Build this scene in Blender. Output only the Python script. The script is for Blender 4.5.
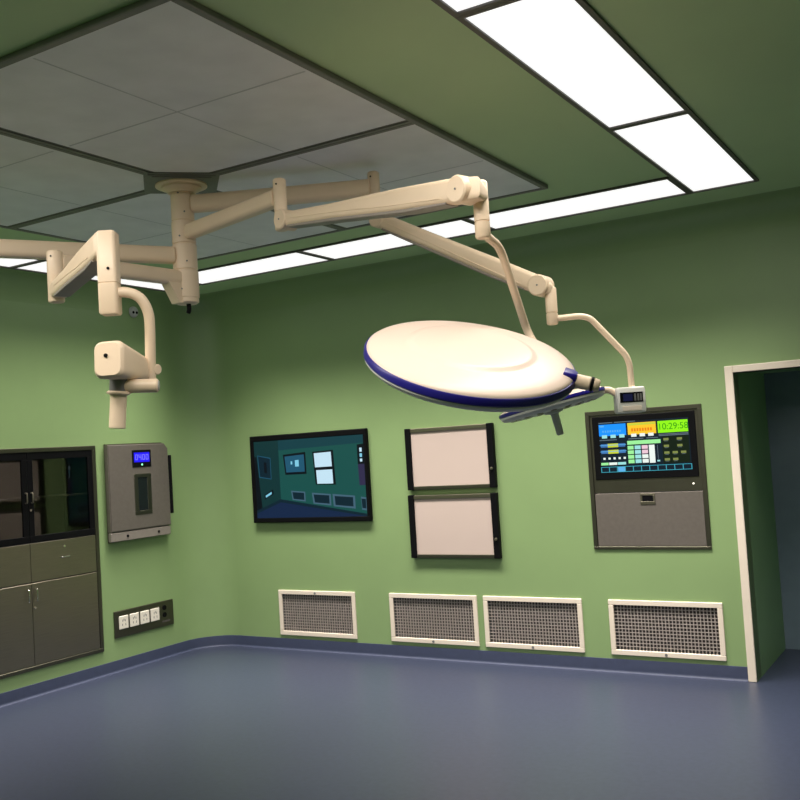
import bpy, bmesh, math
from mathutils import Vector, Matrix

for o in list(bpy.data.objects):
    bpy.data.objects.remove(o)
S = bpy.context.scene
C = S.collection

# ---------------------------------------------------------------- camera, world, exposure
F_PX, YAW, PITCH, ROLL, EYE = 965.37, 0.543509, 0.050645, -0.060823, Vector((0, 0, 1.671))
_fw = Vector((-math.sin(YAW) * math.cos(PITCH), math.cos(YAW) * math.cos(PITCH), math.sin(PITCH)))
_rt0 = Vector((math.cos(YAW), math.sin(YAW), 0)); _up0 = _rt0.cross(_fw)
RT = math.cos(ROLL) * _rt0 + math.sin(ROLL) * _up0
UP = -math.sin(ROLL) * _rt0 + math.cos(ROLL) * _up0
FW = _fw
cd = bpy.data.cameras.new('camera'); cam = bpy.data.objects.new('camera', cd); C.objects.link(cam)
cd.sensor_width = 36; cd.sensor_fit = 'HORIZONTAL'; cd.lens = F_PX * 36 / 800; cd.clip_start = .05
M3 = Matrix((RT, UP, -FW)).transposed()
cam.matrix_world = Matrix.Translation(EYE) @ M3.to_4x4()
S.camera = cam
w = bpy.data.worlds.new('world'); S.world = w; w.use_nodes = True
w.node_tree.nodes['Background'].inputs[0].default_value = (.5, .55, .6, 1)
w.node_tree.nodes['Background'].inputs[1].default_value = .05
S.view_settings.view_transform = 'Standard'; S.view_settings.look = 'None'
S.view_settings.gamma = 1; S.view_settings.use_curve_mapping = False
S.view_settings.exposure = 0.0
LAMP_RADIANCE = 67.0       # W per m2 of ceiling panel
NARROW_BEAM, TIGHT_BEAM, WIDE_BEAM = math.radians(89), math.radians(72), math.radians(180)   # beam spreads narrowed by the walls to keep their tops dark; no louvres
LAMP_TINT = (1, .935, .84)
PANEL_GLOW = 1.0

def at(u, v, depth):       # a point of the room from a measured direction and its distance
    return EYE + depth * (FW + RT * ((u - 400) / F_PX) - UP * ((v - 400) / F_PX))

# ---------------------------------------------------------------- materials
def lin(r, g, b):
    f = lambda c: (c / 255 / 12.92) if c / 255 <= .04045 else ((c / 255 + .055) / 1.055) ** 2.4
    return (f(r), f(g), f(b))
def mat(name, col, rough=.5, metal=0., noise=0., scale=8., bump=0., emit=0., aniso=None, coat=0.):
    m = bpy.data.materials.new(name); m.use_nodes = True
    nt = m.node_tree; p = nt.nodes['Principled BSDF']
    p.inputs['Base Color'].default_value = (*col, 1); p.inputs['Roughness'].default_value = rough
    p.inputs['Metallic'].default_value = metal
    if coat: p.inputs['Coat Weight'].default_value = coat
    if noise or bump:
        tc = nt.nodes.new('ShaderNodeTexCoord'); n = nt.nodes.new('ShaderNodeTexNoise')
        mp = nt.nodes.new('ShaderNodeMapping'); nt.links.new(tc.outputs['Object'], mp.inputs[0])
        if aniso: mp.inputs['Scale'].default_value = aniso
        nt.links.new(mp.outputs[0], n.inputs['Vector'])
        n.inputs['Scale'].default_value = scale; n.inputs['Detail'].default_value = 6
        if noise:
            r = nt.nodes.new('ShaderNodeValToRGB')
            r.color_ramp.elements[0].position = .3; r.color_ramp.elements[1].position = .7
            r.color_ramp.elements[0].color = (*[c * (1 - noise) for c in col], 1)
            r.color_ramp.elements[1].color = (*[min(1, c * (1 + noise)) for c in col], 1)
            nt.links.new(n.outputs['Fac'], r.inputs[0]); nt.links.new(r.outputs[0], p.inputs['Base Color'])
        if bump:
            b = nt.nodes.new('ShaderNodeBump'); b.inputs['Strength'].default_value = bump; b.inputs['Distance'].default_value = .002
            nt.links.new(n.outputs['Fac'], b.inputs['Height']); nt.links.new(b.outputs[0], p.inputs['Normal'])
    if emit:
        p.inputs['Emission Color'].default_value = (*col, 1); p.inputs['Emission Strength'].default_value = emit
    return m
def glow(name, col, s=1.):
    m = mat(name, col, .4, emit=s)
    m.node_tree.nodes['Principled BSDF'].inputs['Base Color'].default_value = (*[c * .12 for c in col], 1)
    m.node_tree.nodes['Principled BSDF'].inputs['Specular IOR Level'].default_value = .25
    return m
def glass(name, col, rough=.02):
    m = mat(name, col, rough); p = m.node_tree.nodes['Principled BSDF']
    p.inputs['Transmission Weight'].default_value = 1; p.inputs['IOR'].default_value = 1.45
    return m

GREEN = mat('green_enamel_wall', (.235, .345, .152), .42, noise=.03, scale=2.5)
CEILG = mat('green_ceiling_sheet', (.46, .62, .35), .5, noise=.03, scale=2)
FLOOR = mat('blue_vinyl', (.029, .036, .066), .38, noise=.14, scale=30, bump=.05)
SKIRT = mat('blue_vinyl_skirting', (.034, .044, .092), .6, noise=.08, scale=25)
CREAM = mat('cream_enamel', (.84, .66, .49), .38, noise=.02, scale=5)
CREAMH = mat('pale_cream_shell', (.86, .69, .585), .35, noise=.015, scale=4)
IVORY = mat('ivory_paint', (.78, .68, .58), .45, noise=.03, scale=9)
BLUE = mat('royal_blue_rim', (.014, .008, .22), .35)
GREYP = mat('grey_plastic', (.42, .42, .40), .45, noise=.03, scale=12)
SHELL = mat('light_grey_shell', (.66, .66, .64), .42, noise=.02, scale=10)
DGREYP = mat('dark_grey_plastic', (.17, .165, .165), .5, noise=.04, scale=12)
BLACK = mat('black_plastic', (.005, .005, .006), .45)
BLACK.node_tree.nodes['Principled BSDF'].inputs['Specular IOR Level'].default_value = .08
STEEL = mat('brushed_stainless', (.27, .24, .19), .38, 1., noise=.08, scale=6, aniso=(1, 1, 60))
STEELD = mat('dark_stainless', (.13, .125, .095), .42, 1., noise=.08, scale=6, aniso=(1, 60, 1))
STEELF = mat('grey_steel_door', (.155, .135, .12), .5, .35, noise=.06, scale=40)
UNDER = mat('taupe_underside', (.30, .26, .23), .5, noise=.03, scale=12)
INNER = mat('olive_cabinet_lining', (.16, .145, .11), .5, noise=.05, scale=8)
CHROME = mat('chrome', (.75, .74, .70), .15, 1.)
DARKFR = mat('lamp_frame_recess_shade', (.10, .09, .085), .5, .3, noise=.05, scale=20)  # frame colour darkened to stand for the shadow in the panel recess
LAMIN = mat('grey_perforated_sheet', (.82, .81, .85), .6, noise=.05, scale=5)
LAMFR = mat('laminar_frame', (.19, .19, .175), .5, .3, noise=.05, scale=20)
FILTER = mat('return_air_filter', (.075, .06, .06), .8, noise=.25, scale=14)
FIN = mat('grille_fin', (.42, .37, .345), .5, .2, noise=.04, scale=30)
VIEWER = mat('milky_viewer_panel', (.56, .45, .41), .4, noise=.01, scale=4)
SWITCH = mat('white_socket_plate', (.80, .74, .66), .4)
GLASS = glass('cabinet_glass', (.42, .44, .36))
GLASS.node_tree.nodes['Principled BSDF'].inputs['Specular IOR Level'].default_value = .2
DGLASS = mat('dark_glass', (.012, .016, .015), .08)
RECESS = mat('lightened_recess_green', (.33, .52, .27), .5, noise=.03, scale=3)  # wall green lightened in place of light reaching the recess
DIFF = glow('lamp_diffuser', (1, 1, .985), PANEL_GLOW)
DOORB = mat('blue_grey_door', (.17, .23, .30), .45, noise=.05, scale=10)
WHITEP = mat('white_plastic', (.80, .79, .76), .4)

# ---------------------------------------------------------------- object helpers
ORG = {}
def link(name, bm, m, parent=None, origin=None, smooth=False, kind=None, label=None):
    """one mesh object; geometry comes in room coordinates"""
    if parent is not None: org = ORG[parent.name]
    else: org = Vector(origin) if origin else Vector((0, 0, 0))
    bmesh.ops.translate(bm, verts=bm.verts, vec=-org)
    me = bpy.data.meshes.new(name); bm.normal_update(); bm.to_mesh(me); bm.free()
    for x in (m if isinstance(m, (list, tuple)) else [m]): me.materials.append(x)
    o = bpy.data.objects.new(name, me); C.objects.link(o)
    if smooth:
        for p in me.polygons: p.use_smooth = True
        es = me.attributes.new('sharp_edge', 'BOOLEAN', 'EDGE')
        b2 = bmesh.new(); b2.from_mesh(me)
        for e in b2.edges:
            if len(e.link_faces) == 2 and e.calc_face_angle(0) > math.radians(38): es.data[e.index].value = True
        b2.free()
    if parent is not None: o.parent = parent
    else: o.location = org
    ORG[o.name] = org
    if kind: o['kind'] = kind
    if label: o['label'] = label
    return o
def thing(name, label, cat, loc, group=None):
    o = bpy.data.objects.new(name, None); C.objects.link(o); o.location = loc; o.empty_display_size = .1
    o['label'] = label; o['category'] = cat
    if group: o['group'] = group
    ORG[o.name] = Vector(loc); return o
def dup(root, vec, label):
    r = root.copy(); C.objects.link(r); r.location = root.location + Vector(vec); r['label'] = label
    for ch in list(root.children):
        c = ch.copy(); C.objects.link(c); c.parent = r
        for g in list(ch.children):
            d = g.copy(); C.objects.link(d); d.parent = c
    return r
def B(): return bmesh.new()
def box(bm, x0, x1, y0, y1, z0, z1, bev=0., seg=2, mi=0):
    r = bmesh.ops.create_cube(bm, size=1)
    vs = r['verts']
    bmesh.ops.scale(bm, vec=(abs(x1 - x0), abs(y1 - y0), abs(z1 - z0)), verts=vs)
    bmesh.ops.translate(bm, vec=((x0 + x1) / 2, (y0 + y1) / 2, (z0 + z1) / 2), verts=vs)
    fs = set(f for v in vs for f in v.link_faces)
    for f in fs: f.material_index = mi
    if bev:
        es = list(set(e for v in vs for e in v.link_edges))
        bmesh.ops.bevel(bm, geom=es, offset=bev, segments=seg, profile=.5, affect='EDGES')
    return bm
def frame_to(d, up=Vector((0, 0, 1))):
    d = Vector(d).normalized()
    s = d.cross(up)
    if s.length < 1e-4: s = Vector((1, 0, 0))
    s.normalize(); u = s.cross(d).normalized()
    return s, d, u
def cyl(bm, p, q, r, r2=None, n=32, bev=0.):
    p, q = Vector(p), Vector(q); d = q - p; L = d.length
    R = d.to_track_quat('Z', 'Y').to_matrix().to_4x4()
    r2 = r if r2 is None else r2
    prof = [(0, 0), (r - bev, 0)] + ([(r, bev)] if bev else []) + ([(r2, L - bev)] if bev else [(r2, L)]) + ([(r2 - bev, L)] if bev else []) + [(0, L)]
    if not bev: prof = [(0, 0), (r, 0), (r2, L), (0, L)]
    return lathe(bm, prof, Matrix.Translation(p) @ R, n)
def lathe(bm, prof, mtx, n=48):
    rings = []
    for (r, h) in prof:
        if r < 1e-6: rings.append([bm.verts.new(mtx @ Vector((0, 0, h)))])
        else: rings.append([bm.verts.new(mtx @ Vector((r * math.cos(2 * math.pi * i / n), r * math.sin(2 * math.pi * i / n), h))) for i in range(n)])
    for a, b in zip(rings, rings[1:]):
        for i in range(n):
            j = (i + 1) % n
            if len(a) == 1 and len(b) == 1: continue
            if len(a) == 1: f = (a[0], b[j], b[i])
            elif len(b) == 1: f = (a[i], a[j], b[0])
            else: f = (a[i], a[j], b[j], b[i])
            try: bm.faces.new(f)
            except ValueError: pass
    bmesh.ops.recalc_face_normals(bm, faces=bm.faces)
    return bm
def section(w, h, r, seg=4):
    pts = []
    for cx, cy, a0 in ((w / 2 - r, h / 2 - r, 0), (-w / 2 + r, h / 2 - r, 90), (-w / 2 + r, -h / 2 + r, 180), (w / 2 - r, -h / 2 + r, 270)):
        for k in range(seg + 1):
            a = math.radians(a0 + 90 * k / seg); pts.append((cx + r * math.cos(a), cy + r * math.sin(a)))
    return pts
def loft(bm, stations, up=Vector((0, 0, 1)), axis=None):
    """stations: (point, width, height, corner radius); rounded rectangles skinned along the line"""
    rings = []
    P = [Vector(s[0]) for s in stations]
    for i, s in enumerate(stations):
        d = axis if axis else (P[min(i + 1, len(P) - 1)] - P[max(i - 1, 0)])
        sd, dd, u = frame_to(d, up)
        rings.append([bm.verts.new(P[i] + sd * a + u * b) for a, b in section(s[1], s[2], min(s[3], s[1] / 2 - 1e-4, s[2] / 2 - 1e-4))])
    n = len(rings[0])
    for a, b in zip(rings, rings[1:]):
        for i in range(n): bm.faces.new((a[i], a[(i + 1) % n], b[(i + 1) % n], b[i]))
    bm.faces.new(rings[0]); bm.faces.new(list(reversed(rings[-1])))
    bmesh.ops.recalc_face_normals(bm, faces=bm.faces)
    return bm
def beam(bm, p, q, w_, h_, r_=.02):
    p, q = Vector(p), Vector(q); d = (q - p).normalized()
    return loft(bm, [(p, w_ - .012, h_ - .012, r_), (p + d * .006, w_, h_, r_), (q - d * .006, w_, h_, r_), (q, w_ - .012, h_ - .012, r_)])
def tube(bm, pts, r, n=16, bend=.0):
    pts = [Vector(p) for p in pts]
    path = [pts[0]]
    for i in range(1, len(pts) - 1):
        a, b, c = pts[i - 1], pts[i], pts[i + 1]
        k = min(bend, (a - b).length * .49, (c - b).length * .49)
        if k < 1e-4: path.append(b); continue
        p0, p1 = b + (a - b).normalized() * k, b + (c - b).normalized() * k
        for j in range(9):
            t = j / 8; path.append(p0 * (1 - t) ** 2 + b * 2 * t * (1 - t) + p1 * t * t)
    path.append(pts[-1])
    rings = []; prev = None
    for i, p in enumerate(path):
        d = (path[min(i + 1, len(path) - 1)] - path[max(i - 1, 0)]).normalized()
        if prev is None:
            s, _, u = frame_to(d, Vector((0, 0, 1)) if abs(d.z) < .9 else Vector((1, 0, 0)))
        else:
            u = (prev - d * prev.dot(d)).normalized(); s = d.cross(u)
        prev = u
        rings.append([bm.verts.new(p + r * (math.cos(2 * math.pi * k / n) * s + math.sin(2 * math.pi * k / n) * u)) for k in range(n)])
    for a, b in zip(rings, rings[1:]):
        for i in range(n): bm.faces.new((a[i], a[(i + 1) % n], b[(i + 1) % n], b[i]))
    bm.faces.new(rings[0]); bm.faces.new(list(reversed(rings[-1])))
    bmesh.ops.recalc_face_normals(bm, faces=bm.faces)
    return bm
def mesh_text(txt, size):
    cu = bpy.data.curves.new('glyphs', 'FONT'); cu.body = txt; cu.size = size; cu.align_x = 'CENTER'; cu.align_y = 'CENTER'; cu.extrude = .0004
    o = bpy.data.objects.new('glyphs', cu); C.objects.link(o)
    dg = bpy.context.evaluated_depsgraph_get(); me = bpy.data.meshes.new_from_object(o.evaluated_get(dg))
    bpy.data.objects.remove(o); return me

# ---------------------------------------------------------------- room
XL, XR, YB, YF, H = -6.19, 1.3, 6.671, -.7, 3.163
RC = .34            # vertical corner rounding
TH = .14            # wall thickness
def slab(name, axis, a0, a1, holes, pos, side, mtl):
    """upright wall with rectangular openings; axis 'x' runs along x at y=pos, 'y' runs along y at x=pos"""
    bm = B()
    As = sorted(set([a0, a1] + [h[i] for h in holes for i in (0, 1)])); Zs = sorted(set([0, H] + [h[i] for h in holes for i in (2, 3)]))
    solid = {}
    for i in range(len(As) - 1):
        for k in range(len(Zs) - 1):
            ca, cz = (As[i] + As[i + 1]) / 2, (Zs[k] + Zs[k + 1]) / 2
            solid[i, k] = not any(h[0] < ca < h[1] and h[2] < cz < h[3] for h in holes)
    V = {}
    def v(a, z, d):
        key = (round(a, 5), round(z, 5), d)
        if key not in V:
            V[key] = bm.verts.new((a, pos + side * TH * d, z) if axis == 'x' else (pos + side * TH * d, a, z))
        return V[key]
    for (i, k), s in solid.items():
        if not s: continue
        a, b, z, t = As[i], As[i + 1], Zs[k], Zs[k + 1]
        bm.faces.new((v(a, z, 0), v(b, z, 0), v(b, t, 0), v(a, t, 0)))
        bm.faces.new((v(a, z, 1), v(a, t, 1), v(b, t, 1), v(b, z, 1)))
        for di, dk, e in ((-1, 0, ((a, z), (a, t))), (1, 0, ((b, t), (b, z))), (0, -1, ((b, z), (a, z))), (0, 1, ((a, t), (b, t)))):
            if not solid.get((i + di, k + dk), False):
                (p, q), (r, u) = e
                bm.faces.new((v(p, q, 0), v(r, u, 0), v(r, u, 1), v(p, q, 1)))
    bmesh.ops.recalc_face_normals(bm, faces=bm.faces)
    return link(name, bm, mtl, kind='structure')

GR = [(-5.381, -4.578), (-4.243, -3.449), (-3.394, -2.600), (-2.400, -1.606)]; GZ = (.126, .512)
CP = (-2.475, -1.646, .868, 1.855)
DO = (-1.42, -.22, 0, 2.045)          # doorway opening
CB = (4.10, 5.414, .196, 1.849)       # instrument cabinet opening
WB = (5.53, 6.14, 1.09, 1.82)
holesB = [(a + .02, b - .02, GZ[0] + .02, GZ[1] - .02) for a, b in GR] + [(CP[0] + .02, CP[1] - .02, CP[2] + .02, CP[3] - .02), DO]
slab('wall_back', 'x', XL + RC, XR, holesB, YB, 1, GREEN)
slab('wall_left', 'y', YF, YB - RC, [(CB[0] + .012, CB[1] - .012, CB[2] + .012, CB[3] - .012), WB], XL, -1, GREEN)
slab('wall_right', 'y', YF, YB, [], XR, 1, GREEN)
slab('wall_front', 'x', XL, XR, [], YF, -1, GREEN)
def room_path(x0=XL, y0=YF, x1=XR):
    """wall line with its outward-to-room normal: left wall, rounded corner, back wall"""
    p = [(Vector((x0, y0, 0)), Vector((1, 0, 0)))]
    cx, cy = XL + RC, YB - RC
    for k in range(17):
        a = math.pi - math.pi / 2 * k / 16
        nrm = Vector((-math.cos(a), -math.sin(a), 0)); p.append((Vector((cx + RC * math.cos(a), cy + RC * math.sin(a), 0)), nrm))
    p.append((Vector((x1, YB, 0)), Vector((0, -1, 0))))
    return p
def sweep(bm, path, prof, closed=False):
    rings = [[bm.verts.new(p + n * d + Vector((0, 0, z))) for d, z in prof] for p, n in path]
    m = len(prof)
    for a, b in zip(rings, rings[1:]):
        for i in range(m if closed else m - 1): bm.faces.new((a[i], b[i], b[(i + 1) % m], a[(i + 1) % m]))
    return bm
bm = B(); arc = room_path()[1:-1]
sweep(bm, arc, [(0, 0), (0, H), (-.1, H), (-.1, 0)], True)
bmesh.ops.recalc_face_normals(bm, faces=bm.faces)
link('wall_corner', bm, GREEN, smooth=True, kind='structure')
bm = B(); rc = .205
cove = [(rc * (1 - math.cos(t)), H - rc * (1 - math.sin(t))) for t in [math.pi / 2 * k / 10 for k in range(11)]]
sweep(bm, room_path(), cove); 
link('trim_1', bm, GREEN, smooth=True, kind='structure')
bm = B(); box(bm, XL - .2, XR + .2, YF - .2, YB + .3, H, H + .1); link('ceiling', bm, CEILG, kind='structure')
bm = B(); box(bm, XL - .7, XR + .2, YF - .2, YB + 1.4, -.1, 0); link('floor', bm, FLOOR, kind='structure')
rb = .02
prof = [(0, .0955), (.004, .0945), (.005, .09), (.005, rb)] + [(.005 + rb * (1 - math.cos(t)), rb * (1 - math.sin(t)) + .0008) for t in [math.pi / 2 * k / 6 for k in range(1, 7)]]
def skirting(name, path):
    bm = B(); sweep(bm, path, prof); bmesh.ops.recalc_face_normals(bm, faces=bm.faces); link(name, bm, SKIRT, smooth=True, kind='structure')
P_ = room_path(x1=-1.476)
skirting('baseboard_left', P_[:2]); skirting('baseboard_corner', P_[1:-1]); skirting('baseboard_back', P_[-2:])
skirting('baseboard_right', [(Vector((-.164, YB, 0)), Vector((0, -1, 0))), (Vector((XR, YB, 0)), Vector((0, -1, 0)))])

# doorway: cream casing, green recess, blue-grey door at its back
bm = B(); FW_ = .054
box(bm, DO[0] - FW_, DO[0], YB - .014, YB + TH, 0, DO[3] + .046, .004)
box(bm, DO[1], DO[1] + FW_, YB - .014, YB + TH, 0, DO[3] + .046, .004)
box(bm, DO[0], DO[1], YB - .014, YB + TH, DO[3], DO[3] + .046, .004)
link('door_1', bm, IVORY, kind='structure')
YR = 7.72
bm = B()
box(bm, DO[0] - .1, DO[0], YB + TH, YR + .1, 0, 2.5); link('wall_recess_left', bm, RECESS, kind='structure')
bm = B(); box(bm, DO[1] + .0, DO[1] + .1, YB + TH, YR + .1, 0, 2.5); link('wall_recess_right', bm, RECESS, kind='structure')
bm = B(); box(bm, DO[0], DO[1], YB + TH, YR + .1, DO[3] + .03, 2.5); link('trim_2', bm, RECESS, kind='structure')
bm = B(); box(bm, DO[0], DO[1], YR, YR + .06, 0, DO[3] + .03); 
d2 = link('door_2', bm, DOORB, kind='structure')
bm = B(); box(bm, -.42, -.40, YR - .05, YR - .03, .9, 1.25, .006); box(bm, -.42, -.40, YR - .05, YR, .92, .94); box(bm, -.42, -.40, YR - .05, YR, 1.21, 1.23)
link('handle', bm, STEEL, d2)

# ---------------------------------------------------------------- ceiling lamps
def ceiling_light(x0, x1, y0, y1, label, spread=NARROW_BEAM, power=1.):
    cx, cy = (x0 + x1) / 2, (y0 + y1) / 2
    t = thing('ceiling_light', label, 'ceiling light', (cx, cy, H), 'recessed ceiling light panels')
    f = .022; z0, z1 = H - .004, H - .0002
    bm = B()
    box(bm, x0, x1, y0, y0 + f, z0 - .008, z1); box(bm, x0, x1, y1 - f, y1, z0 - .008, z1)
    box(bm, x0, x0 + f, y0 + f, y1 - f, z0 - .008, z1); box(bm, x1 - f, x1, y0 + f, y1 - f, z0 - .008, z1)
    link('frame', bm, DARKFR, t)
    bm = B(); box(bm, x0 + f, x1 - f, y0 + f, y1 - f, z0, z1); link('diffuser', bm, DIFF, t)
    ld = bpy.data.lights.new('lamp_tube', 'AREA'); ld.shape = 'RECTANGLE'; ld.size = x1 - x0 - 2 * f - .01; ld.size_y = y1 - y0 - 2 * f - .01
    ld.energy = power * LAMP_RADIANCE * ld.size * ld.size_y; ld.spread = spread; ld.color = LAMP_TINT
    lo = bpy.data.objects.new('lamp_tube', ld); C.objects.link(lo); lo.parent = t; lo.location = (0, 0, -.014)
    return t
LX = (-5.976, -5.585); RX = (-1.465, -1.057); YS = [1.38, 2.95, 4.52, 6.092]
bx = [-5.56, -4.195, -2.83, -1.475]
a = ceiling_light(bx[0], bx[1], 5.613, 6.092, 'narrow bright ceiling panel of the back row, beside the cream column, farthest from the doorway')
dup(a, (1.365, 0, 0), 'bright ceiling panel in the middle of the back row, crossed by a lamp arm')
dup(a, (2.73, 0, 0), 'bright ceiling panel of the back row meeting the wide corner panel above the control screen')
a = ceiling_light(bx[0], bx[1], 1.38, 1.859, 'bright ceiling panel of the near row, at its end by the cabinet wall', WIDE_BEAM, .76)
dup(a, (1.365, 0, 0), 'bright ceiling panel in the middle of the near row')
dup(a, (2.73, 0, 0), 'bright ceiling panel of the near row, at its end away from the cabinet wall')
r_ = ceiling_light(RX[0], RX[1], YS[2] + .0, YS[3], 'wide bright corner ceiling panel nearest the dark doorway')
r_ = ceiling_light(RX[0], RX[1], YS[1], YS[2] - .001, 'long bright ceiling panel above the large lamp head, just this side of the corner panel', WIDE_BEAM, .46)
dup(r_, (0, -1.571, 0), 'bright ceiling panel of the doorway-side strip at its near end')
l_ = ceiling_light(LX[0], LX[1], YS[2], YS[3], 'bright ceiling panel along the cabinet wall, above the grey wall cabinet, behind the column arms', TIGHT_BEAM, .56)
dup(l_, (0, -1.571, 0), 'bright ceiling panel along the cabinet wall, above the glass-door cabinet')
dup(l_, (0, -3.142, 0), 'bright ceiling panel along the cabinet wall at its near end')

# ---------------------------------------------------------------- laminar flow ceiling
lx0, lx1, ly0, ly1 = -4.942, -2.083, 2.205, 5.27; hx, hy = -3.53, 3.746
t = thing('laminar_flow_ceiling', 'large grey four-panel air supply ceiling around the lamp column', 'air supply ceiling', (hx, hy, H))
zb = H - .02
bw = .036
qs = [(lx0 + .03, hx - bw, ly0 + .03, hy - bw), (hx + bw, lx1 - .03, ly0 + .03, hy - bw), (lx0 + .03, hx - bw, hy + bw, ly1 - .03), (hx + bw, lx1 - .03, hy + bw, ly1 - .03)]
for x0, x1, y0, y1 in qs:
    bm = B(); box(bm, x0, x1, y0, y1, zb, H - .0005, .003, 1)
    p = link('air_panel', bm, LAMIN, t)
    bm = B(); ym = (y0 + y1) / 2; xm = (x0 + x1) / 2
    box(bm, x0 + .02, x1 - .02, ym - .004, ym + .004, zb - .0012, zb); box(bm, xm - .003, xm + .003, y0 + .02, y1 - .02, zb - .001, zb)
    link('seam', bm, mat('grey_seam', (.56, .56, .60), .6), p)
bm = B()
box(bm, lx0, lx1, ly0, ly0 + .03, zb - .006, H - .0005, .003, 1); box(bm, lx0, lx1, ly1 - .03, ly1, zb - .006, H - .0005, .003, 1)
box(bm, lx0, lx0 + .03, ly0 + .03, ly1 - .03, zb - .006, H - .0005, .003, 1); box(bm, lx1 - .03, lx1, ly0 + .03, ly1 - .03, zb - .006, H - .0005, .003, 1)
link('outer_frame', bm, LAMFR, t)
for nm, horiz in (('cross_bar', True), ('cross_bar', False)):
    bm = B()
    for o in (-.022, .006):
        if horiz: box(bm, lx0 + .03, lx1 - .03, hy + o - .003, hy + o + .019, zb - .005, zb + .003)
        else: box(bm, hx + o - .003, hx + o + .019, ly0 + .03, ly1 - .03, zb - .0052, zb + .003)
    if horiz: box(bm, lx0 + .03, lx1 - .03, hy - bw, hy + bw, zb, H - .0005)
    else: box(bm, hx - bw, hx + bw, ly0 + .03, ly1 - .03, zb + .0002, H - .0005)
    link(nm, bm, LAMFR, t)
bm = B(); q = .27
for k, (s, z) in enumerate(((q, zb - .006), (q - .03, zb - .010), (q - .06, zb - .014))):
    vs = [bm.verts.new((hx + s * c, hy + s * d, zz)) for zz in (z, z + .006) for c, d in ((1, 0), (0, 1), (-1, 0), (0, -1))]
    bm.faces.new(vs[:4][::-1]); bm.faces.new(vs[4:])
    for i in range(4): bm.faces.new((vs[i], vs[(i + 1) % 4], vs[4 + (i + 1) % 4], vs[4 + i]))
bmesh.ops.recalc_face_normals(bm, faces=bm.faces)
link('column_cover', bm, LAMFR, t)

# ---------------------------------------------------------------- ceiling column with the lamp arms
AX = Vector((hx, hy, 0))
t = thing('lamp_column', 'cream ringed column hanging from the grey ceiling panels', 'ceiling column', (hx, hy, zb - .014))
def zc(v):       # height on the column axis at a measured row
    d = AX - EYE
    lo, hi = 1.5, 3.3
    for _ in range(50):
        m = (lo + hi) / 2; q_ = Vector((hx, hy, m)) - EYE
        if 400 - F_PX * q_.dot(UP) / q_.dot(FW) > v: lo = m
        else: hi = m
    return lo
T0 = Matrix.Translation(AX)
zt = zb - .014
bm = B(); lathe(bm, [(0, zt), (.135, zt), (.135, zt - .008), (.105, zt - .012), (.105, zt - .022), (.085, zt - .03), (.07, zt - .045), (0, zt - .045)], T0); link('ceiling_flange', bm, CREAM, t, smooth=True)
zz = [zt - .045, zc(196), zc(222), zc(245), zc(271), zc(299)]; rr = [.056, .060, .062, .064, .066]
for i in range(5):
    bm = B(); r0 = rr[i]; lathe(bm, [(0, zz[i]), (r0 - .004, zz[i]), (r0, zz[i] - .004), (r0, zz[i + 1] + .006), (r0 - .004, zz[i + 1] + .003), (r0 - .004, zz[i + 1]), (0, zz[i + 1])], T0)
    p = link('column_ring', bm, CREAM, t, smooth=True)
    bm = B(); an = -.9 if i % 2 else -.4
    dvec = Vector((math.sin(an) * -1, -math.cos(an), 0)); c0 = Vector((hx, hy, (zz[i] * .3 + zz[i + 1] * .7))) + dvec * (r0 - .002)
    cyl(bm, c0, c0 + dvec * .005, .0045, n=12); link('set_screw', bm, DGREYP, p)
bm = B(); lathe(bm, [(0, zz[5]), (.062, zz[5]), (.062, zz[5] - .02), (.05, zz[5] - .028), (0, zz[5] - .028)], T0); link('end_cap', bm, CREAM, t, smooth=True)
bm = B(); tube(bm, [(hx + .01, hy, zz[5] - .02), (hx + .012, hy, zz[5] - .06), (hx + .004, hy, zz[5] - .075)], .012, bend=.01); link('cable_end', bm, BLACK, t, smooth=True)

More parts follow.
